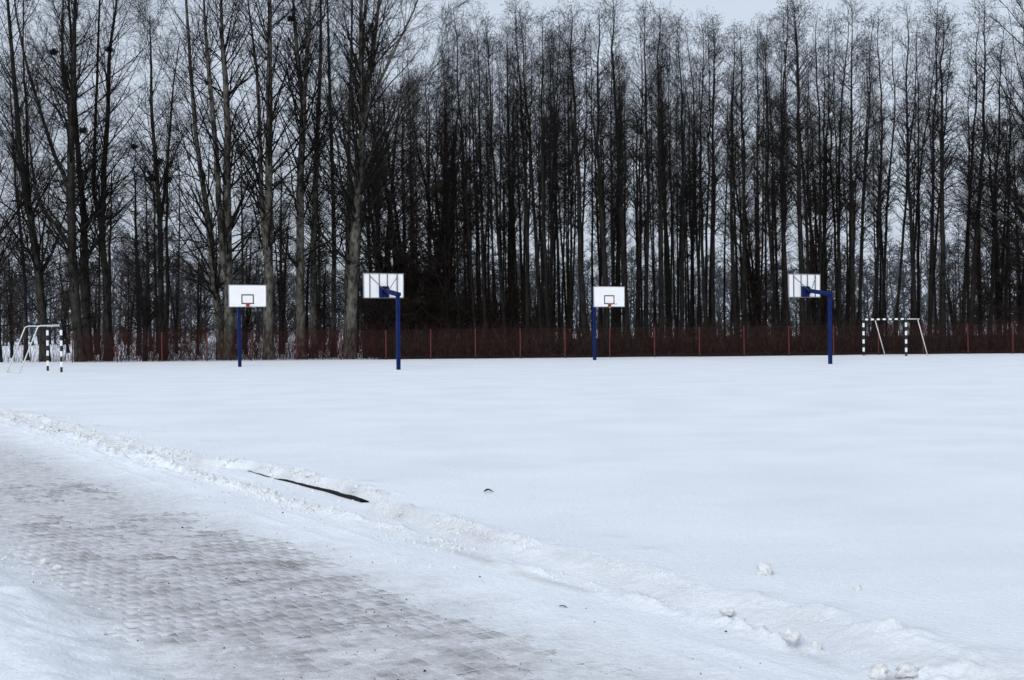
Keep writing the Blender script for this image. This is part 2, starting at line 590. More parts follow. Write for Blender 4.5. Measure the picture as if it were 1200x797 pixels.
def snow_height(x, y):
    """height of the snow, and how strongly dirt and painted shade grey the bank faces"""
    s = x * U2[0] + y * U2[1]
    t = x * N2[0] + y * N2[1] - T0
    far = sstep(20, 60, np.hypot(x, y))
    field = 0.022 * fbm(x * .45, y * .45, 4, 3) + 0.006 * fbm(x * 3, y * 3, 3, 8) * (1 - far) + 0.05 * fbm(x * .06, y * .06, 2, 21) * far
    e = lip_edge(s)
    e = e + 0.045 * fbm(s * 4.3, t * 3, 4, 37, .6) + 0.022 * fbm(s * 21, t * 17, 3, 38)
    te = t - e
    rough = sstep(8.6, 12.5, y)
    width = 0.10 + 0.20 * (1 - rough) + .10 * np.clip(fbm(s * .9, s * 0 + 5, 3, 47), 0, 1)
    step = sstep(-width, 0.02, te)
    lipn = np.clip(0.35 + 1.0 * fbm(s * 1.7, t * 3, 4, 41) + .5 * fbm(s * 12, t * 12, 3, 43), 0, 1.4)
    lip = np.exp(-(np.clip(te - 0.03, 0, 9) / .10) ** 2) * sstep(-.05, .02, te) * 0.044 * lipn * (0.45 + .55 * rough)
    # upper shelf between the lip and the plough berm
    shelf = -0.085 + 0.012 * fbm(s * 1.2, t * 4, 3, 51)
    tb = t + 0.40 + 0.09 * fbm(s * .5, s * 0 + 7, 3, 61)
    drop = sstep(-0.13, 0.0, tb)
    bn = np.clip(0.35 + 1.1 * fbm(s * 2.2, t * 5, 3, 71), 0, 1.3) * (0.55 + 0.6 * np.abs(fbm(s * 13, t * 13, 3, 73)) * 2)
    berm = np.exp(-((tb - .02) / .085) ** 2) * 0.070 * bn
    left_rough = sstep(15, 19, y) * np.exp(-((t + .35) / .45) ** 2) * 0.055 * np.abs(fbm(s * 6, t * 7, 4, 77)) * 2
    # road: film of packed snow over the bricks
    film = (-0.0036 + 0.0042 * sstep(8.5, 14, y) + 0.0098 * fbm(s * .55, t * 2.4, 5, 81, .6) + 0.0045 * fbm(s * 4.5, t * 8, 4, 85)
            + 0.040 * sstep(-1.48, -0.75, t + .25 * fbm(s * .8, t, 3, 87)) + 0.006 * sstep(14, 22, y))
    film = np.maximum(film, -0.0016 + 0.0005 * fbm(s * 6, t * 6, 2, 88))     # ice fills the joints
    ripple = 0.004 * fbm(s * 9, t * 9, 3, 89)
    ruts = 0.013 * (np.exp(-((t + .70 + .04 * fbm(s * .4, s * 0, 2, 66)) / .035) ** 2) + np.exp(-((t + .98 + .05 * fbm(s * .35, s * 0 + 3, 2, 67)) / .03) ** 2)
                    - .8 * np.exp(-((t + .84 + .05 * fbm(s * .4, s * 0 + 9, 2, 68)) / .07) ** 2)) * np.clip(.3 + 1.3 * fbm(s * 1.1, t * .5, 3, 69), 0, 1)
    lb = t + 3.28 + 0.22 * fbm(s * 1.1, t * .3, 4, 91)
    bank = 0.15 * sstep(0.0, -0.75, lb) * (1 + .25 * fbm(s * 3, t * 3, 4, 95)) + 0.02 * sstep(.12, -.25, lb) * (1 + 1.2 * fbm(s * 6, t * 6, 3, 97))
    road = ROAD_Z + film + ruts + ripple * sstep(-1.7, -1.1, t) + bank
    low = road * (1 - drop) + shelf * drop + berm + left_rough
    z = low * (1 - step) + (field + lip) * step
    z = z + 0.024 * fbm(s * 19, t * 19, 4, 45, .65) * np.exp(-(te / .085) ** 2) * (.4 + .6 * rough)
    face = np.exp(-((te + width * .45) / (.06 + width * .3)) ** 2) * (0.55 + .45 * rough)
    dirt_shade = np.clip(face * (0.46 + .6 * fbm(s * 2.5, t * 6, 4, 99)) + 0.75 * np.exp(-((tb + .07) / .05) ** 2) * (1 - sstep(11, 14, y)) * np.clip(.6 + fbm(s * 1.5, t, 3, 98), 0, 1), 0, .9)
    for lx, ly, lh, lr in LUMPS:
        q = ((x - lx) ** 2 + (y - ly) ** 2) / (lr * lr)
        k = q < 9
        if k.any():
            z = np.where(k, z + .45 * lh * np.exp(-q) * (0.75 + .6 * vnoise(x * 14, y * 14, 101)), z)
            dirt_shade = np.where(k, np.maximum(dirt_shade, .25 * np.exp(-q)), dirt_shade)
    z = z * 1.0
    dirt_shade = dirt_shade * (1 - sstep(35, 60, y))
    # level out to one plane far away and behind the camera
    return z, dirt_shade


def axis_steps(lo, hi, near_lo, near_hi, step, growth):
    a = list(np.arange(near_lo, near_hi, step))
    st, v = step, near_hi
    while v < hi:
        a.append(v)
        st *= growth
        v += st
    a.append(hi)
    st, v = step, near_lo - step
    b = []
    while v > lo:
        b.append(v)
        st *= growth
        v -= st
    b.append(lo)
    return np.array(b[::-1] + a)


def build_snow():
    t_ax = np.concatenate([axis_steps(-260, -0.95, -4.1, -0.95, 0.034, 1.09), axis_steps(-0.95, 420, -0.93, 0.62, 0.021, 1.06)[1:]])
    t_ax = np.unique(np.round(t_ax, 5))
    s = [-60.0, -30, -15, -8, -4, -2, 0, 1.0, 1.8]
    st, v = 0.024, 2.4
    while v < 420:
        s.append(v)
        v += st
        st = min(max(0.024, 0.0000 + 0.0037 * v), 8) if v < 40 else st * 1.06
    s_ax = np.array(s + [430.0])
    S, T = np.meshgrid(s_ax, t_ax, indexing='ij')
    X = S * U2[0] + (T + T0) * N2[0]
    Y = S * U2[1] + (T + T0) * N2[1]
    Z, dirt_shade = snow_height(X, Y)
    ns, ntt = S.shape
    idx = np.arange(ns * ntt).reshape(ns, ntt)
    F = np.stack([idx[:-1, :-1], idx[:-1, 1:], idx[1:, 1:], idx[1:, :-1]], -1).reshape(-1, 4)[:, ::-1]
    V = np.stack([X, Y, Z], -1).reshape(-1, 3)
    me = mesh_from("snow_ground", V, F)
    n = me.polygons[len(me.polygons) // 2].normal
    if n.z < 0:
        me.flip_normals()
    me.polygons.foreach_set("use_smooth", np.ones(len(me.polygons), dtype=bool))
    at = me.attributes.new("dirt_shade", 'FLOAT', 'POINT')
    at.data.foreach_set("value", dirt_shade.astype(np.float32).ravel())
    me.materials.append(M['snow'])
    o = link("snow_ground", me)
    tag(o, "snow covered sports ground and roadside", kind='structure')
    print("snow verts", len(V))
    return o


build_snow()


def zsnow(x, y):
    return float(snow_height(np.array([float(x)]), np.array([float(y)]))[0][0])


# brick path: a bed with bricks laid in rows across the road
def build_path():
    yaw = math.atan2(N2[1], N2[0])
    g = Geo()
    g.box((0, 0, 0), (3.4, 40, 0.1))
    bed = g.build("path", M['bed'])
    c = U2 * 22.0 + N2 * (T0 - 2.35)
    bed.location = (c[0], c[1], ROAD_Z - 0.10)
    bed.rotation_euler = (0, 0, yaw)
    tag(bed, "grey brick path under patchy packed snow", kind='structure')
    inv = bed.matrix_basis.inverted()
    L, W = 0.198, 0.098
    meshes = []
    for k in range(6):
        b = Geo()
        jl, jw = 0.190 + RNG.uniform(-.003, .003), 0.0905 + RNG.uniform(-.003, .003)
        b.bbox((0, 0, -0.03), (jw, jl, 0.06), 0.0018)
        me = b.mesh("brick", M['brick'])
        meshes.append(me)
    cand = []
    for r in range(int(2.2 / L), int(22 / L)):
        s = r * L
        for q in range(-2, 28):
            t = -3.62 + q * W + (0.5 * W if r % 2 else 0)
            if not (-3.6 < t < -1.0):
                continue
            p = U2 * s + N2 * (T0 + t)
            x, y = p
            if y < 5.8 or abs(x / y) > 0.40:
                continue
            cand.append((x, y, s, t))
    cand = np.array(cand)
    h = fbm(cand[:, 2] * 1.3, cand[:, 3] * 1.3, 3, 201) * 0.0012 + RNG.normal(0, .0007, len(cand))
    zs, _ = snow_height(cand[:, 0], cand[:, 1])
    show = (ROAD_Z + h) - zs                # how far a brick stands out of the snow film
    order = np.argsort(np.hypot(cand[:, 0], cand[:, 1]))
    singles, rest = [], []
    for i in order:
        if show[i] < -0.006:
            continue
        (singles if len(singles) < 290 else rest).append(i)
    for i in singles:
        o = link("brick", meshes[i % 6], bed)
        loc = inv @ Vector((cand[i, 0], cand[i, 1], ROAD_Z + h[i]))
        o.location = loc
        o.rotation_euler = (RNG.normal(0, .004), RNG.normal(0, .007), RNG.normal(0, .02))
    g = Geo()
    for i in rest:
        loc = inv @ Vector((cand[i, 0], cand[i, 1], ROAD_Z + h[i]))
        a = .092 / 2, .19 / 2
        zt, zb = loc.z, loc.z - .05
        v = [(loc.x + sx * a[0] * k, loc.y + sy * a[1] * k, z) for z, k in ((zb, 1), (zt - .004, 1), (zt, .93)) for sx, sy in
             ((-1, -1), (1, -1), (1, 1), (-1, 1))]
        tl = RNG.normal(0, .006)
        v = [(x, y, z + tl * (x - loc.x)) for x, y, z in v]
        f = [[8, 9, 10, 11]]
        for lv in (0, 4):
            for k in range(4):
                f.append([lv + k, lv + (k + 1) % 4, lv + 4 + (k + 1) % 4, lv + 4 + k])
        g.add(v, f)
    if rest:
        o = g.build("brick", M['brick'], bed)
        o["kind"] = "stuff"
    print("bricks", len(singles), len(rest))


build_path()

# dark leaf litter under the trees, from the fence back
def build_floor():
    xs = np.concatenate([np.linspace(-60, -9, 40), np.linspace(-8.5, 80, 120)])
    ys = np.concatenate([np.linspace(81.4, 100, 30), np.linspace(103, 185, 24)])
    X, Y = np.meshgrid(xs, ys, indexing='ij')
    left = sstep(-7.0, -11.0, X * 84 / Y + fbm(X * .4, Y * .2, 3, 4))
    Z = 0.10 + 0.10 * fbm(X * .5, Y * .5, 4, 5) + 0.25 * sstep(88, 150, Y) - 0.9 * left
    Z = np.where(Y < 82, Z - .25, Z)
    n, m = X.shape
    idx = np.arange(n * m).reshape(n, m)
    F = np.stack([idx[:-1, :-1], idx[1:, :-1], idx[1:, 1:], idx[:-1, 1:]], -1).reshape(-1, 4)
    me = mesh_from("forest_floor", np.stack([X, Y, Z], -1), F)
    me.materials.append(M['leaf_litter'])
    me.polygons.foreach_set("use_smooth", np.ones(len(me.polygons), dtype=bool))
    tag(link("forest_floor", me), "dark leaf litter on the ground under the trees", kind='structure')


build_floor()

# ------------------------------------------------------------------ trees
def norm(v):
    return v / (np.linalg.norm(v, axis=-1, keepdims=True) + 1e-9)


def resample(pts, n):
    """smooth a polyline (Catmull-Rom) to n points"""
    P = np.asarray(pts, float)
    P = np.vstack([2 * P[0] - P[1], P, 2 * P[-1] - P[-2]])
    m = len(P) - 3
    out = []
    for u in np.linspace(0, m - 1e-6, n):
        i = int(u)
        f = u - i
        p0, p1, p2, p3 = P[i:i + 4]
        out.append(.5 * (2 * p1 + (p2 - p0) * f + (2 * p0 - 5 * p1 + 4 * p2 - p3) * f * f + (3 * p1 - p0 - 3 * p2 + p3) * f ** 3))
    return np.array(out)


def grow(P, Rd, count, tmin, tmax, angle, length, up, n=4, ratio=.55, rmin=.004, wob=.12, rmax=9.0, tip=.35, rng=RNG,
         bias=1.0, tpow=1.0):
    """branches off polylines P (N,k,3) with radii Rd (N,k): vectorised; length(t, i) gives each one's length"""
    N, k, _ = P.shape
    pi = np.repeat(np.arange(N), count) if np.ndim(count) else np.repeat(np.arange(N), int(count))
    m = len(pi)
    t = tmin + (tmax - tmin) * rng.random(m) ** tpow
    u = t * (k - 1)
    i0 = np.minimum(u.astype(int), k - 2)
    f = (u - i0)[:, None]
    pos = P[pi, i0] * (1 - f) + P[pi, i0 + 1] * f
    tan = norm(P[pi, i0 + 1] - P[pi, i0])
    r0 = Rd[pi, i0] * (1 - f[:, 0]) + Rd[pi, i0 + 1] * f[:, 0]
    rv = norm(rng.normal(size=(m, 3)))
    perp = norm(rv - (rv * tan).sum(1, keepdims=True) * tan)
    a = np.radians(angle + rng.normal(0, 10, m))[:, None]
    d = tan * np.cos(a) + perp * np.sin(a)
    L = length(t, pi) * rng.uniform(.7, 1.25, m)
    pts = np.empty((m, n, 3))
    pts[:, 0] = pos
    seg = (L / (n - 1))[:, None]
    for j in range(1, n):
        d = norm(d + rng.normal(0, wob, (m, 3)) + np.array([0, 0, up]))
        pts[:, j] = pts[:, j - 1] + d * seg
    rb = np.clip(r0 * ratio, rmin, rmax)
    tap = np.linspace(1, tip, n)[None]
    rad = np.maximum(rb[:, None] * tap, rmin * .6)
    return pts, rad, t


def alder_meshes(seed, H=20.0, r=0.17, dense=1.0):
    """a slender forest tree: straight stem, short fine branches towards the top"""
    rng = np.random.default_rng(seed)
    n = 22
    z = np.linspace(0, H, n)
    bend = rng.normal(0, .35)
    wx = np.cumsum(rng.normal(0, .075, n)) * np.linspace(0, 1, n) + bend * np.sin(np.linspace(0, 3.1, n))
    wy = np.cumsum(rng.normal(0, .06, n)) * np.linspace(0, 1, n)
    P = np.stack([wx, wy, z], 1)[None]
    f = np.linspace(0, 1, n)
    Rd = (r * (1 - f) ** .8 * .92 + .008 + .06 * np.exp(-f * 40))[None]
    g = Geo()
    g.tubes(P, Rd, 8)
    tr = g.mesh("trunk", M['bark_dark'], True)
    c = Geo()
    limbs, lr, t = grow(P, Rd, int(64 * dense), .34, .985, 52, lambda t, i: 0.5 + 2.3 * np.clip(1 - t, 0, 1) ** .55 * sstep(.2, .6, t), .10, 6, .42,
                        .0075, .10, .04, .3, rng, tpow=.8)
    c.tubes(limbs, lr, 4)
    dead, dr, _ = grow(P, Rd, 16, .08, .42, 68, lambda t, i: .4 + rng.random(len(t)) * 1.3, .02, 4, .2, .008, .12, .02, .4, rng)
    c.tubes(dead, dr, 3)
    sub, sr, _ = grow(limbs, lr, 6, .15, 1.0, 45, lambda t, i: .35 + .6 * (1 - t), .05, 4, .6, .0055, .16, .02, .5, rng)
    c.tubes(sub, sr, 3)
    tw, twr, _ = grow(sub, sr, 3, .2, 1.0, 45, lambda t, i: np.full(len(t), .32), .05, 2, .8, .0042, .2, .01, .7, rng)
    c.tubes(tw, twr, 3)
    # the little dark cone clusters that speckle the crown
    k = rng.choice(len(tw), min(len(tw), 420), replace=False)
    e = tw[k, -1]
    off = rng.normal(0, .05, e.shape)
    s = rng.uniform(.016, .032, len(k))
    pa = np.stack([e + off - [0, 0, .03], e + off, e + off + [0, 0, .03]], 1)
    c.tubes(pa, np.stack([s * .2, s, s * .2], 1), 4)
    cr = c.mesh("crown", M['twig'])
    return tr, cr


def bushy_meshes(seed, H=12.0, r=0.16, spread=3.0, mt='twig_brown', dense=1.0, low=.08):
    """a dense, many-branched small tree with fine hanging twigs"""
    rng = np.random.default_rng(seed)
    n = 16
    f = np.linspace(0, 1, n)
    stems = []
    for k in range(3):
        a = rng.uniform(0, 6.28)
        lean = rng.uniform(.02, .13) * H
        stems.append(np.stack([np.cos(a) * lean * f ** 1.3 + np.cumsum(rng.normal(0, .05, n)) * f,
                               np.sin(a) * lean * f ** 1.3 + np.cumsum(rng.normal(0, .05, n)) * f, H * f * rng.uniform(.8, 1)], 1))
    P = np.array(stems)
    Rd = np.repeat((r * (1 - f) ** .8 + .012)[None], 3, 0) * np.array([1, .7, .6])[:, None]
    g = Geo()
    g.tubes(P, Rd, 8)
    tr = g.mesh("trunk", M['bark_dark'], True)
    c = Geo()
    limbs, lr, t = grow(P, Rd, 26, low, .97, 48, lambda t, i: spread * (.35 + np.sin(np.clip(t, 0, 1) * 3.0) * .8), .07, 7, .4, .012, .12, .06, .25, rng)
    c.tubes(limbs, lr, 4)
    sub, sr, _ = grow(limbs, lr, int(8 * dense), .12, 1.0, 45, lambda t, i: .5 + .7 * (1 - t), .03, 4, .6, .008, .18, .02, .5, rng)
    c.tubes(sub, sr, 3)
    tw, twr, _ = grow(sub, sr, int(5 * dense), .15, 1.0, 48, lambda t, i: np.full(len(t), .42), -.03, 2, .8, .0055, .25, .01, .7, rng)
    c.tubes(tw, twr, 3)
    return tr, c.mesh("crown", M[mt])


def put_tree(name, loc, tr, cr, label, cat="tree", group=None, spin=0.0, lean=(0, 0), sxy=1.0, sz=1.0):
    root = empty(name, loc, label, cat, group)
    rot = Matrix.Rotation(lean[0], 4, 'Y') @ Matrix.Rotation(lean[1], 4, 'X') @ Matrix.Rotation(spin, 4, 'Z')
    root.rotation_euler = rot.to_euler()
    root.scale = (sxy, sxy, sz)
    link("trunk", tr, root)
    link("crown", cr, root)
    return root


# --- the tall broad trees at the left, stem by stem
BROAD = [
    # depth, stems [(points, base radius)], label, limb factor
    (84, [([(-2, 428), (-3, 330), (-6, 250), (-10, 150), (-16, 40), (-20, -60)], .20)], "tall bare tree cut by the left edge of the picture", 1.0),
    (90, [([(31, 425), (29, 340), (26, 280), (21, 220), (18, 150), (14, 90)], .13)], "thin dark bare tree behind the sloping bars of the left goal", .8),
    (84, [([(53, 427), (46, 330), (37, 260), (28, 195), (20, 100), (12, 0), (5, -110)], .29),
          ([(36, 250), (31, 190), (29, 130), (24, 60), (24, -30)], .10)], "bare tree leaning left, right behind the striped posts of left goal", 1.1),
    (83, [([(95, 427), (88, 340), (84, 240), (85, 150), (88, 70), (90, 0), (92, -110)], .33),
          ([(85, 294), (67, 266), (48, 243), (40, 215), (34, 170), (30, 120)], .12),
          ([(82, 226), (72, 200), (62, 179), (49, 138), (29, 72), (17, 14), (8, -60)], .15),
          ([(86, 140), (73, 98), (69, 43), (68, 0), (66, -70)], .12)], "thick bare tree with long limb sweeping left, just right of the left goal", 1.1),
    (86, [([(104, 425), (101, 320), (99, 250), (94, 200), (90, 140), (88, 87), (82, 0), (78, -100)], .24)],
     "straight dark trunk close against the thick tree right of the left goal", .9),
    (85, [([(127, 426), (123, 330), (119, 270), (122, 180), (125, 130), (127, 58), (136, 0), (142, -80)], .23),
          ([(119, 268), (112, 238), (108, 215), (110, 115), (113, 0), (114, -90)], .15)], "bare tree whose trunk forks low into two upright stems, left of small tree", 1.0),
    (85, [([(191, 425), (189, 330), (188, 255), (184, 200), (180, 130), (178, 70), (177, 20)], .20),
          ([(188, 262), (193, 210), (197, 150), (200, 100), (207, 40)], .10)], "slim bare tree with two close stems and dark nests in its top", .9),
    (84, [([(262, 426), (256, 370), (251, 330), (243, 255), (235, 202), (226, 115), (219, 0), (212, -100)], .27)],
     "tall trunk leaning left, close left of the leftmost hoop's board", 1.1),
    (83, [([(269, 427), (267, 330), (265, 220), (267, 160), (264, 90), (261, 58), (259, 0), (257, -100)], .31),
          ([(263, 330), (258, 250), (254, 170), (247, 90), (245, 58), (242, 0), (240, -90)], .20)], "thick double-stemmed bare tree rising behind the leftmost blue post", 1.1),
    (83, [([(315, 426), (315, 300), (315, 200), (316, 100), (317, 0), (318, -110)], .33),
          ([(311, 300), (306, 220), (304, 150), (300, 80), (292, 20), (285, -50)], .15)], "thick straight light-barked tree at the right edge of the leftmost board", 1.15),
    (84, [([(353, 425), (352, 340), (352, 220), (355, 130), (352, 100), (347, 50), (343, 0), (340, -80)], .29),
          ([(355, 132), (361, 75), (366, 20), (370, -50)], .15)], "tree that forks high in a V, between the two left hoops", 1.0),
    (87, [([(368, 424), (367, 320), (370, 200), (372, 146), (375, 60), (375, 0), (376, -90)], .22)], "slim pale trunk just right of the V-forked tree between left hoops", .9),
    (90, [([(391, 423), (391, 280), (389, 180), (386, 100), (384, 30), (383, -50)], .17)], "slim dark trunk midway between V-forked tree and thick pale tree", .8),
    (88, [([(406, 424), (407, 320), (408, 240), (409, 150), (411, 90), (413, 0), (414, -70)], .18)], "slim upright trunk touching the left side of the thick pale tree", .8),
    (83, [([(410, 426), (414, 330), (418, 250), (422, 204), (425, 131), (423, 60), (423, 0), (420, -100)], .37),
          ([(425, 136), (431, 90), (436, 50), (441, 0), (448, -90)], .22),
           ([(424, 150), (444, 100), (466, 55), (488, 10), (505, -40)], .10), ([(420, 215), (446, 160), (480, 112), (520, 72)], .08)], "thick pale tree with fanning crown, just left of second hoop's board", 1.3),
    (84, [([(1218, 424), (1216, 320), (1212, 240), (1208, 120), (1205, 0), (1200, -60)], .30),
          ([(1214, 300), (1195, 262), (1170, 250), (1150, 243)], .12), ([(1212, 262), (1190, 236), (1165, 212), (1140, 205)], .11)],
     "tree at the right edge of the picture with limbs reaching left", 1.2),
]


def build_broad():
    for ti, (d, stems, label, lf) in enumerate(BROAD):
        rng = np.random.default_rng(300 + ti)
        x0, y0 = stems[0][0][0]
        b = at_depth(x0, y0, d)
        root = empty("tall_tree", (b.x, d, -0.05), label, "tree", "tall bare trees along the fence")
        base = np.array([b.x, d, -0.05])
        g, c = Geo(), Geo()
        allP, allR = [], []
        for si, (pts, r) in enumerate(stems):
            W = [np.array(at_depth(px, py, d)) - base for px, py in pts]
            W = np.array(W)
            if si == 0:
                W[0] = (0, 0, 0)
            else:                          # side stems leave the plane of the picture as they rise
                dep = rng.uniform(-1.8, 1.8)
                W[:, 1] += np.linspace(0, 1, len(W)) * dep
            W[:, 1] += np.concatenate([[0], np.cumsum(rng.normal(0, .12, len(W) - 1))]) * (si == 0)
            P = resample(W, 26)
            P[1:, :2] += rng.normal(0, .012, (25, 2))
            f = np.linspace(0, 1, 26)
            rad = r * (1 - f) ** .75 + .02 + (.10 * np.exp(-f * 36) if si == 0 else 0)
            rad = rad * .88
            g.tubes(P[None], rad[None], 10)
            allP.append(P)
            allR.append(rad)
        g.build("trunk", M['bark_mid' if x0 < 200 else 'bark_grey'], root, True)
        P, Rd = np.array(allP), np.array(allR)
        cnt = [int(48 * lf)] + [int(20 * lf)] * (len(stems) - 1)
        limbs, lr, t = grow(P, Rd, cnt, .16, .97, 38, lambda t, i: lf * (1.4 + 5.0 * np.clip(1.05 - t, 0, 1) ** .6 * np.where(i == 0, 1, .7)), .05, 8, .29,
                            .016, .075, .08, .18, rng)
        c.tubes(limbs, lr, 5)
        low, lwr, _ = grow(P[:1], Rd[:1], int(20 * lf), .07, .40, 68, lambda t, i: 1.2 + 2.2 * rng.random(len(t)), .01, 7, .22, .012, .11, .04, .25, rng)
        c.tubes(low, lwr, 4)
        ls, lsr, _ = grow(low, lwr, 9, .15, 1.0, 48, lambda t, i: .4 + .8 * (1 - t), .0, 5, .6, .008, .14, .03, .35, rng)
        c.tubes(ls, lsr, 3)
        lt, ltr, _ = grow(ls, lsr, 4, .15, 1.0, 45, lambda t, i: np.full(len(t), .45), .0, 2, .7, .0058, .2, .012, .6, rng)
        c.tubes(lt, ltr, 3)
        sub, sr, _ = grow(limbs, lr, 11, .12, 1.0, 44, lambda t, i: .7 + 1.4 * (1 - t), .03, 5, .55, .0095, .12, .03, .35, rng)
        c.tubes(sub, sr, 3)
        tw, twr, _ = grow(sub, sr, 5, .12, 1.0, 46, lambda t, i: np.full(len(t), .6), .02, 2, .7, .0058, .2, .012, .6, rng)
        c.tubes(tw, twr, 3)
        c.build("crown", M['twig'], root)


build_broad()

# small spreading tree at the fence, left
b = at_depth(170, 424, 82.5)
tr, cr = bushy_meshes(77, 8.2, .15, 2.3, 'twig', .8, .22)
put_tree("small_tree", (b.x, 82.5, -.05), tr, cr, "small round-crowned bare tree behind a red fence post at left", "tree", None, .4)

# --- front row of the dense wood: x at y=240, x at y=60, thickness in px, top y
FRONT = [(551, 542, 4.5, 5), (567, 563, 4.5, 15), (583, 569, 5, 20), (535, 530, 2.5, 45), (522, 515, 3, 40), (615, 611, 6, 10), (628, 617, 6, 8),
         (640, 635, 6, 15), (645, 643, 4, 20), (649, 657, 3, 60), (669, 668, 3, 20), (682, 676, 8, 5), (707, 700, 8, 10), (729, 721, 8, 0),
         (745, 743, 4, 30), (755, 751, 6, 12), (775, 775, 7, 8), (789, 784, 3, 30), (798, 797, 5, 25), (816, 808, 4, 30), (821, 817, 4, 35),
         (828, 826, 5, 28), (835, 834, 5, 20), (860, 855, 6, 35), (872, 871, 6, 40), (905, 896, 5, 30), (914, 911, 4, 20), (924, 922, 5, 0),
         (938, 934, 8, 2), (946, 942, 5, 10), (956, 953, 5, 15), (967, 975, 4, 60), (984, 983, 4, 25), (990, 995, 5, 10), (1001, 1002, 6, 3),
         (1008, 1009, 5, 25), (1025, 1030, 5, 15), (1040, 1049, 4, 30), (1052, 1059, 4, 30), (1069, 1064, 6, 8), (1075, 1084, 4, 30),
         (1090, 1091, 6, 0), (1106, 1108, 8, 20), (1098, 1112, 4, 30), (1132, 1137, 5, 15), (1145, 1156, 7, 0), (1166, 1174, 5, 30), (1181, 1186, 4, 60)]
ORD = ["first", "second", "third", "fourth", "fifth", "sixth", "seventh", "eighth", "ninth", "tenth", "eleventh", "twelfth", "thirteenth",
       "fourteenth", "fifteenth"]


def build_wood():
    variants = [alder_meshes(500 + k, 20.0, (.105, .125, .145, .17)[k % 4]) for k in range(12)]
    # where each stands, left to right, so that its label can count from a landmark
    rows = []
    for k, (xa, xb, th, ty) in enumerate(FRONT):
        base = xa + (xa - xb) * .8
        rows.append((base, xa, xb, th, ty))
    rows.sort()
    marks = [(467, "right of the second hoop's blue post"),
             (696, "right of the third hoop's blue post"),
             (973, "right of the rightmost hoop's blue post"),
             (1094, "right of the right goal")]
    counts = {}
    rng = np.random.default_rng(9)
    for k, (base, xa, xb, th, ty) in enumerate(rows):
        mk = [m for m in marks if m[0] < base][-1]
        counts[mk[0]] = counts.get(mk[0], 0) + 1
        no = counts[mk[0]]
        d = 83.0 + (8 - th) * 1.3 + rng.uniform(0, 1.5)
        p = at_depth(base, 420, d)
        top = at_depth(xb, ty, d)
        H = top.z + .1
        lean = math.atan2(at_depth(xb, 60, d).x - p.x, at_depth(xb, 60, d).z)
        word = "thick" if th >= 6 else ("thin" if th <= 4 else "slender")
        lbl = "%s bare tree, %s front trunk %s" % (word, ORD[no - 1] if no <= 15 else "sixteenth", mk[1])
        if no > 15:
            lbl = "%s bare tree, %s front trunk left of the rightmost hoop's blue post" % (word, "%s")
        rows[k] = rows[k] + (d, p, H, lean, lbl, mk[0], no)
    for k, row in enumerate(rows):
        base, xa, xb, th, ty, d, p, H, lean, lbl, m0, no = row
        if "%s" in lbl:
            lbl = lbl % ORD[counts[m0] - no]
        v = {8: 3, 7: 3, 6: 2}.get(int(th), 0 if th < 4.4 else 1) + 4 * (k % 3)
        want = th * 1.0 / 2 / (FPX / d)        # stem radius at the foot
        r0 = (.105, .125, .145, .17)[v % 4]
        sxy = float(np.clip(want / r0, .7, 1.45))
        put_tree("slender_tree", (p.x, d, -.02), *variants[v], lbl, "tree", "front trees of the wood behind the fence",
                 rng.uniform(0, 6.28), (lean, rng.normal(0, .01)), sxy, H / 20.0)
    # the rows behind them
    n = 0
    while n < 135:
        x = rng.uniform(415, 1215)
        if x > 1000 and rng.random() < .5:
            continue
        if 1035 < x and rng.random() < .3:
            continue
        d = rng.uniform(91, 128)
        p = at_depth(x, 420, d)
        ty = rng.uniform(25, 130)
        zone = ("left of the second hoop's post" if x < 467 else "just right of the second hoop's post" if x < 580 else "left of the third hoop's post"
                if x < 696 else "right of the third hoop's post" if x < 830 else "left of the rightmost hoop's post" if x < 973 else
                "above the right goal" if x < 1094 else "near the right edge of the picture")
        H = at_depth(x, ty, d).z
        put_tree("slender_tree", (p.x, d, .05), *variants[rng.integers(12)], "thin dark bare tree deep in the wood, " + zone, "tree",
                 "thin trees deep in the wood, " + zone, rng.uniform(0, 6.28), (rng.normal(0, .018), rng.normal(0, .012)), rng.uniform(.65, 1.0), H / 20)
        n += 1
    for k in range(16):
        x = rng.uniform(-10, 420)
        d = rng.uniform(100, 135)
        p = at_depth(x, 418, d)
        H = at_depth(x, rng.uniform(120, 240), d).z
        put_tree("slender_tree", (p.x, d, -.05), *variants[rng.integers(12)], "thin bare tree standing well behind the tall trees at left", "tree",
                 "thin trees behind the tall trees", rng.uniform(0, 6.28), (rng.normal(0, .02), 0), rng.uniform(.8, 1.2), H / 20)


build_wood()

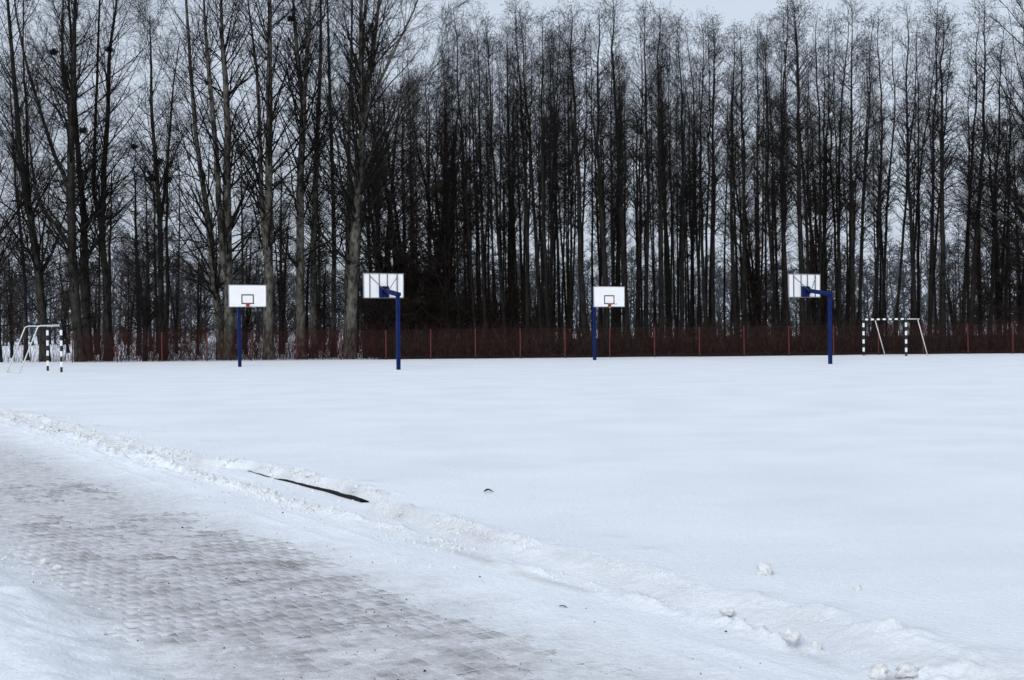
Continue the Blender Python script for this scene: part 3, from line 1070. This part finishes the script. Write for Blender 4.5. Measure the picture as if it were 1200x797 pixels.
# --- dense twiggy trees filling gaps
def build_bushy():
    rng = np.random.default_rng(31)
    va = [bushy_meshes(900 + k, 12, .15, 2.6, 'twig_brown', 1.15) for k in range(3)]
    spots = [(452, 92, 105, "dense brown twiggy tree directly behind the second hoop's board"),
             (478, 94, 78, "dense brown twiggy tree just right of the second hoop's blue post"),
             (503, 95, 92, "wide brown twiggy tree midway between second hoop's post and front trunks"),
             (526, 93, 140, "dense brown twiggy tree just left of the first slender front trunks"),
             (440, 98, 170, "dense twiggy tree half hidden by the thick pale tree's right side"),
             (288, 104, 250, "low dense twiggy tree in the gap above the leftmost hoop's board"),
             (232, 104, 270, "low dense twiggy tree between the nest tree and the leftmost hoop"),
             (332, 104, 220, "low dense twiggy tree between light-barked tree and V-forked tree"),
             (890, 97, 165, "dense twiggy crown left of the rightmost hoop, below the tree tops"),
             (966, 97, 140, "dense twiggy tree behind the blue post of the rightmost hoop"),
             (1172, 92, 125, "dense twiggy tree left of the right edge tree, branches low"),
             (1196, 90, 135, "dense twiggy tree nearest the right edge of the picture"),
             (1150, 100, 200, "low dense twiggy tree behind leaning trunk right of the right goal"),
             (14, 100, 270, "low dense twiggy tree behind the left goal's sloping bars"),
             (72, 108, 300, "low dense twiggy tree behind the gap left of the thick forking tree"),
             (112, 112, 310, "low dense twiggy tree seen between the two trunks right of left goal"),
             (150, 106, 285, "low dense twiggy tree just left of the small round-crowned tree"),
             (208, 110, 300, "low dense twiggy tree just right of the slim nest tree's trunk"),
             (380, 108, 290, "low dense twiggy tree behind the slim trunks between the left hoops"),
             (1120, 112, 300, "low dense twiggy tree in the gap right of the right goal")]
    for k, (x, d, ty, lbl) in enumerate(spots):
        p = at_depth(x, 420, d)
        H = at_depth(x, ty, d).z
        put_tree("twiggy_tree", (p.x, d, 0), *va[k % 3], lbl, "tree", "dense twiggy trees", rng.uniform(0, 6.28), (rng.normal(0, .02), 0),
                 float(np.clip(H / 12, .75, 1.25)) * (1.45 if k < 4 else 1.0), H / 12.0)


build_bushy()

# --- undergrowth behind the fence, and the far wood
def build_brush():
    rng = np.random.default_rng(41)

    def stems(n, x0, x1, d0, d1, h0, h1, r):
        px = rng.uniform(x0, x1, n)
        d = rng.uniform(d0, d1, n)
        X = (px - 600) / FPX * d
        h = rng.uniform(h0, h1, n)
        P = np.empty((n, 4, 3))
        P[:, 0] = np.stack([X, d, np.zeros(n)], 1)
        dr = np.stack([rng.normal(0, .22, n), rng.normal(0, .22, n), np.ones(n)], 1)
        for j in range(1, 4):
            dr = norm(dr + rng.normal(0, .12, (n, 3)))
            P[:, j] = P[:, j - 1] + dr * (h / 3)[:, None]
        Rr = np.full((n, 4), r) * np.array([1, .8, .6, .35])
        return P, Rr
    g = Geo()
    for args in [(4300, 425, 1230, 81.2, 92, .7, 2.3, .013), (1500, 425, 1230, 92, 125, 1.2, 4.0, .02)]:
        P, Rr = stems(*args)
        g.tubes(P, Rr, 3)
        sub, sr, _ = grow(P, Rr, 3, .2, 1, 45, lambda t, i: np.full(len(t), .6), .03, 3, .6, .007, .2, .02, .5, rng)
        g.tubes(sub, sr, 3)
    P, Rr = stems(1500, 425, 640, 92.5, 99, 2.5, 7.0, .014)
    g.tubes(P, Rr, 3)
    sub, sr, _ = grow(P, Rr, 4, .15, 1, 40, lambda t, i: np.full(len(t), 1.1), .05, 3, .6, .008, .2, .02, .5, rng)
    g.tubes(sub, sr, 3)
    tag(g.build("undergrowth", M['brush']), "dark tangled undergrowth behind the red fence", "undergrowth", kind='stuff')
    g = Geo()
    P, Rr = stems(1700, 100, 440, 81.3, 90, .6, 2.4, .011)
    g.tubes(P, Rr, 3)
    sub, sr, _ = grow(P, Rr, 4, .2, 1, 45, lambda t, i: np.full(len(t), .55), .03, 3, .6, .007, .2, .02, .5, rng)
    g.tubes(sub, sr, 3)
    P, Rr = stems(500, -60, 470, 140, 190, .3, 1.0, .016)
    g.tubes(P, Rr, 3)
    P, Rr = stems(240, -20, 130, 81.3, 90, .5, 1.6, .010)
    g.tubes(P, Rr, 3)
    tag(g.build("scrub", M['brush_red']), "thin reddish scrub on the snow behind the fence at left", "scrub", kind='stuff')


build_brush()


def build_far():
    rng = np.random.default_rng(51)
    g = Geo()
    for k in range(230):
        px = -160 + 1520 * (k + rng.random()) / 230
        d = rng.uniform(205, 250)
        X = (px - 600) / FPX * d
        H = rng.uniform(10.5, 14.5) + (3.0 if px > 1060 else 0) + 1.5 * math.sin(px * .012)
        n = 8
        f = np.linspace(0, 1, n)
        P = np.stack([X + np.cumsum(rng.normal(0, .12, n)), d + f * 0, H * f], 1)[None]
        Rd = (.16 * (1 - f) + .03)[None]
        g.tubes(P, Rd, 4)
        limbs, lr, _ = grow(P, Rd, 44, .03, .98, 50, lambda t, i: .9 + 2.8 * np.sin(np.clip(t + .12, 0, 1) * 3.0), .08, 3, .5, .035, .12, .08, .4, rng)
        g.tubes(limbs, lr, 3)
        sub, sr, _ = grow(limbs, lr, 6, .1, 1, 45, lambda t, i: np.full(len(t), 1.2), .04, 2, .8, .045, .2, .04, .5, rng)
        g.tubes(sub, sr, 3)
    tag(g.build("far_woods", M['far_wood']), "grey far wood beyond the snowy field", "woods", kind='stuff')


build_far()

# --- dark nest-like twig balls in the left trees
def build_nests():
    rng = np.random.default_rng(61)
    for px, py, d, r, lbl in [(186, 190, 84.6, .30, "upper dark twig ball in the slim nest tree"),
                              (178, 209, 84.6, .26, "lower left dark twig ball in the slim nest tree"),
                              (197, 210, 84.6, .26, "lower right dark twig ball in the slim nest tree"),
                              (128, 58, 84.6, .26, "dark twig ball high on the low-forked tree"),
                              (63, 61, 83.8, .25, "dark twig ball on the sweeping limb near the top left"),
                              (97, 153, 84.8, .28, "dark twig ball beside the thick trunk right of left goal"),
                              (245, 97, 82.6, .22, "small dark twig ball on double-stemmed tree by leftmost hoop"),
                              (341, 22, 83.4, .24, "dark twig ball high on the V-forked tree"),
                              (157, 172, 85, .20, "small flat dark twig ball left of the slim nest tree")]:
        c = np.array(at_depth(px, py, d))
        n = 170
        a = norm(rng.normal(size=(n, 3)))
        q = rng.random((n, 1)) ** .5
        p0 = a * q * r * np.array([1, 1, .75])
        dv = norm(rng.normal(size=(n, 3)))
        P = np.stack([p0 - dv * r * .45, p0 + rng.normal(0, .02, (n, 3)), p0 + dv * r * .45], 1)
        g = Geo()
        g.tubes(P, np.full((n, 3), .011), 3)
        o = g.build("twig_ball", M['twig'])
        o.location = c
        tag(o, lbl, "nest", "dark twig balls in the bare trees")


build_nests()

# ------------------------------------------------------------------ fence
def build_fence():
    D, SP, H = 80.5, 2.535, 1.68
    root = empty("fence", (0, D, 0), "long low red mesh fence along the foot of the wood", "fence")
    x0 = (767 - 600) / FPX * D
    p = Geo()
    p.bbox((0, 0, H / 2 - .15), (.06, .04, H + .3), .006)
    p.box((0, 0, H + .008), (.066, .046, .016))
    pm = p.mesh("post", M['fence'])
    w = Geo()
    nv = int(SP / .05)
    for i in range(1, nv):
        x = i * SP / nv
        w.box((x, 0, H / 2), (.005, .005, H - .04))
    for j in range(18):
        z = .02 + j * (H - .04) / 17
        w.box((SP / 2, .006, z), (SP - .05, .005, .005))
    wm = w.mesh("wire_mesh", M['mesh'])
    rl = Geo()
    rl.tube([(.032, 0, H - .02), (SP - .032, 0, H - .02)], .007, 6)
    rm = rl.mesh("top_rail", M['mesh'])
    rng = np.random.default_rng(71)
    for k in range(-13, 16):
        o = link("post", pm, root)
        o.location = (x0 + k * SP, 0, rng.uniform(-.02, .02))
        o.rotation_euler = (rng.normal(0, .006), rng.normal(0, .006), 0)
        m = link("wire_mesh", wm, root)
        m.location = (x0 + k * SP, .028, 0)
        m["kind"] = "stuff"
        r = link("top_rail", rm, root)
        r.location = (x0 + k * SP, -.0, 0)


build_fence()

# ------------------------------------------------------------------ basketball hoops
def build_hoop(px, d, yaw, base_z, board_z, over, label):
    """local frame: the pole at the origin, the board faces -Y at y = -over"""
    p = at_depth(px, 430, d)
    root = empty("basketball_hoop", (p.x, d, base_z), label, "basketball hoop", "basketball hoops on blue posts", yaw)
    W, HB = 1.80, 1.05
    zb = board_z
    g = Geo()
    g.bbox((0, 0, (zb + .12 - .4) / 2), (.15, .15, zb + .12 + .4), .02)
    g.build("pole", M['blue'], root)
    # cantilever arm from the pole top to the back of the board
    a = Geo()
    y1 = -over + .14
    ang = math.atan2(.22, over)
    Lb = math.hypot(over - .05, .22)
    a.box((0, -over / 2 + .05, zb + .22), (.13, Lb, .17), Matrix.Rotation(-ang, 4, 'X'))
    a.box((0, -.02, zb + .12), (.21, .23, .14))
    a.build("arm", M['blue'], root)
    br = Geo()
    br.bbox((0, -over + .10, zb + .26), (.40, .08, .48), .01)
    br.box((-.14, -over + .19, zb + .30), (.03, .12, .30))
    br.box((.14, -over + .19, zb + .30), (.03, .12, .30))
    br.build("bracket", M['blue'], root)
    for sx in (-1, 1):
        s = Geo()
        s.tube([(sx * .05, -over + .40, zb + .28), (sx * .62, -over + .06, zb + .93)], .016, 6)
        s.build("strut", M['dark_steel'], root)
    b = Geo()
    b.bbox((0, -over, zb + HB / 2), (W - .06, .03, HB - .06), .004)
    board = b.build("backboard", M['white'], root)
    f = Geo()
    for sx in (-1, 1):
        f.box((sx * (W / 2 - .017), -over + .006, zb + HB / 2), (.034, .05, HB))
    for z in (.017, HB - .017):
        f.box((0, -over + .006, zb + z), (W - .068, .05, .034))
    f.build("frame", M['steel'], board)
    for x in (-.60, -.16, .20, .62):
        k = Geo()
        k.box((x, -over + .032, zb + HB / 2), (.03, .03, HB - .07))
        k.build("back_bar", M['dark_steel'], board)
    ln = Geo()
    y = -over - .018
    for x in (-.27, .27):
        ln.box((x, y, zb + .15 + .225), (.05, .006, .45))
    for z in (.125 + .05, .575):
        ln.box((0, y, zb + z), (.49, .006, .05))
    ln.build("target_square", M['black'], board)
    r = Geo()
    n = 28
    th = np.linspace(0, 2 * np.pi, n + 1)
    cy = -over - .15 - .225
    r.tube(np.stack([.225 * np.cos(th), cy + .225 * np.sin(th), np.full(n + 1, zb + .15)], 1), .012, 6, cap=False)
    r.box((0, -over - .075, zb + .135), (.14, .14, .05))
    r.box((0, -over - .022, zb + .10), (.16, .012, .16))
    r.build("rim", M['rim'], root)


H1 = "leftmost basketball hoop, white board with black square facing the camera, blue post"
H2 = "second basketball hoop from left, board seen from behind with struts, blue post"
H3 = "third basketball hoop from left, white board with black square, blue post"
H4 = "rightmost basketball hoop, seen from behind, blue arm reaching left to its board"
build_hoop(281, 68.0, R(25), 0, 2.80, 1.6, H1)
build_hoop(467, 58.3, R(205), 0, 3.00, 1.7, H2)
build_hoop(697, 73.5, R(25), 0, 2.72, 1.6, H3)
build_hoop(973, 62.0, R(208), 0, 2.93, 1.7, H4)

# ------------------------------------------------------------------ goals
def build_goal(x, y, yaw, label, w=3.0, h=1.95, armlen=.95, foot=1.75):
    """local: near post at origin, the other at +X, the frame goes back along +Y"""
    root = empty("goal", (x, y, 0), label, "goal", "small football goals", yaw)
    for xx in (0, w):
        p = Geo()
        p.bbox((0, 0, h / 2 - .1), (.09, .09, h + .2), .008)
        o = p.build("post", M['stripe_post'], root)
        o.location = (xx, 0, 0)
    c = Geo()
    c.bbox((w / 2, 0, h + .045), (w + .09, .09, .09), .008)
    c.build("crossbar", M['stripe_bar'], root)
    for xx in (0, w):
        s = Geo()
        s.tube([(xx, .048, h + .04), (xx, armlen - .12, h + .04), (xx, armlen, h - .02), (xx, foot, -.1)], .026, 8)
        s.build("stay", M['stay'], root)
    g = Geo()
    g.tube([(.03, foot, .03), (w - .03, foot, .03)], .02, 6)
    g.build("ground_bar", M['stay'], root)


# left goal: near post at px 72, far at 55
pa, pb = at_depth(72, 432, 60.4), at_depth(55, 431, 63.2)
build_goal(pa.x, pa.y, math.atan2(pb.y - pa.y, pb.x - pa.x), "black and white striped goal at the far left, seen from its side")
pa, pb = at_depth(1062, 416, 76.3), at_depth(1016, 416, 78.6)
# its frame leans away to the right: the local +Y must point right, so start from the far post
build_goal(pa.x, pa.y, math.atan2(pb.y - pa.y, pb.x - pa.x), "black and white striped goal in front of the fence at right", armlen=-.95, foot=-1.75)

# ------------------------------------------------------------------ small things on the snow
def build_edging():
    a, b = ground(291, 549.5, -.055), ground(427, 585, -.055)
    d = Vector((b.x - a.x, b.y - a.y, 0))
    n = 34
    g = Geo()
    dirv = d.normalized()
    side = Vector((-dirv.y, dirv.x, 0))
    rng = np.random.default_rng(81)
    V, F = [], []
    for i in range(n):
        f = i / (n - 1)
        c = a + d * f
        hh = .003 + .019 * f ** .9 + rng.normal(0, .0015)
        th = .028 + .02 * f
        z = zsnow(c.x, c.y) - .002 + .012 * f - .013 * math.exp(-((f - .25) / .035) ** 2) - (.0 if i < n - 3 else .004 * (i - n + 4))
        if i >= n - 2:
            hh *= .75
        for sx, sz in ((-1, -1), (1, -1), (1, 1), (-1, 1)):
            q = c + side * (sx * th / 2)
            V.append((q.x, q.y, z + sz * hh + (rng.normal(0, .002))))
    for i in range(n - 1):
        for k in range(4):
            F.append([i * 4 + k, i * 4 + (k + 1) % 4, i * 4 + 4 + (k + 1) % 4, i * 4 + 4 + k])
    F.append([0, 3, 2, 1])
    F.append([(n - 1) * 4 + k for k in range(4)])
    g.add(V, F)
    e = b - dirv * .02
    g.box((e.x, e.y, zsnow(e.x, e.y) + .012), (.09, .045, .035), Matrix.Rotation(.5, 4, 'Z') @ Matrix.Rotation(.4, 4, 'Y'))
    o = g.build("edging_strip", M['edging'])
    tag(o, "black tapering edging strip sticking out under the snow lip beside the path", "edging strip")


build_edging()


def build_crumbs():
    rng = np.random.default_rng(93)
    n = 9800
    s = 5.0 + rng.random(n) ** .8 * 27
    kind = rng.random(n)
    ce = lip_edge(s)
    cb = -0.40 - 0.09 * fbm(s * .5, s * 0 + 7, 3, 61)
    t = np.where(kind < .36, ce + rng.normal(-.035, .045, n), np.where(kind < .80, cb + rng.normal(.02, .07, n), np.where(
        kind < .93, rng.normal(-.3, .35, n), -3.35 + rng.normal(-.05, .13, n))))
    keep = fbm(s * 1.6, t * 4, 3, 301) + rng.normal(0, .12, n) > np.where(s < 9, .14, -.06)
    s, t = s[keep], t[keep]
    n = len(s)
    p = np.outer(s, U2) + np.outer(t + T0, N2)
    z, _ = snow_height(p[:, 0], p[:, 1])
    r = np.clip(rng.lognormal(-4.4, .45, n), .005, .04)
    r = np.where(s < 12.5, np.minimum(r, .006 + .012 * rng.random(n) * sstep(6, 10.5, s)), r)
    import bmesh
    bm = bmesh.new()
    bmesh.ops.create_icosphere(bm, subdivisions=1, radius=1)
    v0 = np.array([v.co[:] for v in bm.verts])
    bm.verts.index_update()
    f0 = np.array([[v.index for v in f.verts] for f in bm.faces])
    bm.free()
    nv = len(v0)
    V = v0[None] * (1 + rng.normal(0, .22, (n, nv, 1))) * r[:, None, None] * rng.uniform(.65, 1.3, (n, 1, 3))
    V = V + np.stack([p[:, 0], p[:, 1], z + r * .05], 1)[:, None]
    F = f0[None] + (np.arange(n) * nv)[:, None, None]
    me = mesh_from("snow_crumbs", V.reshape(-1, 3), F.reshape(-1, 3))
    me.materials.append(M['crumb'])
    tag(link("snow_crumbs", me), "crumbly bits of ploughed snow along the banks", "snow crumbs", kind='stuff')


build_crumbs()


def build_clumps():
    rng = np.random.default_rng(91)
    spots = [(865, 734, 7, "round snow clump second from the top in the row right of the path"),
             (928, 748, 8, "largest round snow clump in the row running right of the path"),
             (956, 762, 6, "small snow clump just below the largest round one right of the path"),
             (1031, 792, 9, "half-buried snow clump at the bottom edge, left of a bigger one"),
             (1062, 790, 10, "rightmost snow clump at the bottom edge of the picture"),
             (853, 719, 6, "snow clump at the top of the row right of the path"),
             (895, 673, 8, "flat snow clump lying alone on the smooth snow at right"),
             (1004, 691, 4, "tiny snow clump alone on the smooth snow, right side"),
             (68, 668, 4, "small snow clump on the left bank beside the bricks"),
             (52, 661, 4, "small snow clump at the top edge of left bank")]
    import bmesh
    for px, py, rp, lbl in spots:
        z0 = 0 if px < 0 else -.05
        p = ground(px, py, z0)
        for _ in range(4):
            z = zsnow(p.x, p.y)
            p = ground(px, py, z)
        r = 1.2 * rp / (FPX / p.y)
        bm = bmesh.new()
        bmesh.ops.create_icosphere(bm, subdivisions=3, radius=1)
        sq = rng.uniform(.7, .9)
        off = rng.uniform(0, 50)
        for v in bm.verts:
            c = np.array(v.co)
            k = 1 + .38 * float(vnoise(np.array([c[0] * 2 + off]), np.array([c[1] * 2 + c[2] * 1.7]), 7)[0]) + \
                .20 * float(vnoise(np.array([c[0] * 6 + off]), np.array([c[1] * 5 + c[2] * 6]), 9)[0])
            v.co = v.co * (k * r)
            v.co.z *= sq
        me = bpy.data.meshes.new("snow_clump")
        bm.to_mesh(me)
        bm.free()
        for f in me.polygons:
            f.use_smooth = True
        me.materials.append(M['clump'])
        o = link("snow_clump", me)
        o.location = (p.x, p.y, z + r * .34)
        tag(o, lbl, "snow clump", "loose snow clumps beside the path")


build_clumps()


def build_leaf():
    p = ground(572, 577)
    z = zsnow(p.x, p.y)
    n, m = 9, 5
    V, F = [], []
    for k, dz in enumerate((0, .004)):
        for i in range(n):
            u = i / (n - 1)
            for j in range(m):
                w = (j / (m - 1) - .5) * 2
                wd = .022 * math.sin(math.pi * (u * .94 + .03)) ** .7
                V.append(((u - .5) * .085, w * wd, .018 * math.sin(math.pi * u) + .008 * w * w + dz))
    for k in range(2):
        for i in range(n - 1):
            for j in range(m - 1):
                a = k * n * m + i * m + j
                F.append([a, a + 1, a + m + 1, a + m] if k else [a, a + m, a + m + 1, a + 1])
    rim = [(i * m, (i + 1) * m) for i in range(n - 1)] + [((i + 1) * m + m - 1, i * m + m - 1) for i in range(n - 1)]
    for a, b in rim:
        F.append([a, b, b + n * m, a + n * m])
    g = Geo()
    g.add(V, F)
    g.tube([(.042, 0, .004), (.055, .004, .008), (.066, .01, .004)], .002, 4)
    o = g.build("dead_leaf", M['grit'], None, True)
    o.location = (p.x, p.y, z + .004)
    o.rotation_euler = (.15, 0, .2)
    tag(o, "curled black dead leaf lying alone on the smooth snow field", "leaf")
    p = ground(660, 714, -.1)
    z = zsnow(p.x, p.y)
    g = Geo()
    g.tube([(-.022, .02, .006), (-.005, .006, .012), (.01, -.004, .008), (.024, -.024, .006)], [.003, .0035, .003, .002], 5)
    g.tube([(.005, -.002, .009), (.014, .012, .012)], [.0025, .0015], 5)
    o = g.build("twig", M['grit'])
    o.location = (p.x, p.y, z)
    tag(o, "small dark twig on the packed snow at the path's right side", "twig")


build_leaf()


def build_grit():
    rng = np.random.default_rng(95)
    g = Geo()
    n = 620
    s = 5.5 + rng.random(n) ** 1.3 * 16
    t = rng.normal(-2.1, .75, n)
    p = np.outer(s, U2) + np.outer(t + T0, N2)
    z, _ = snow_height(p[:, 0], p[:, 1])
    r = rng.lognormal(-5.75, .38, n)
    P0 = np.stack([p[:, 0], p[:, 1], np.maximum(z, ROAD_Z) + r * .35], 1)
    ax = norm(rng.normal(size=(n, 3))) * r[:, None]
    P = np.stack([P0 - ax, P0 - ax * .5, P0 + ax * .45, P0 + ax], 1)
    g.tubes(P, np.stack([r * .1, r * .85, r * .8, r * .1], 1), 5)
    tag(g.build("grit", M['grit']), "dark grit scattered over the packed snow of the path", "grit", kind='stuff')


build_grit()
print("objects", len(SC.objects), "tris", sum(len(m.loops) - 2 * len(m.polygons) for m in bpy.data.meshes))
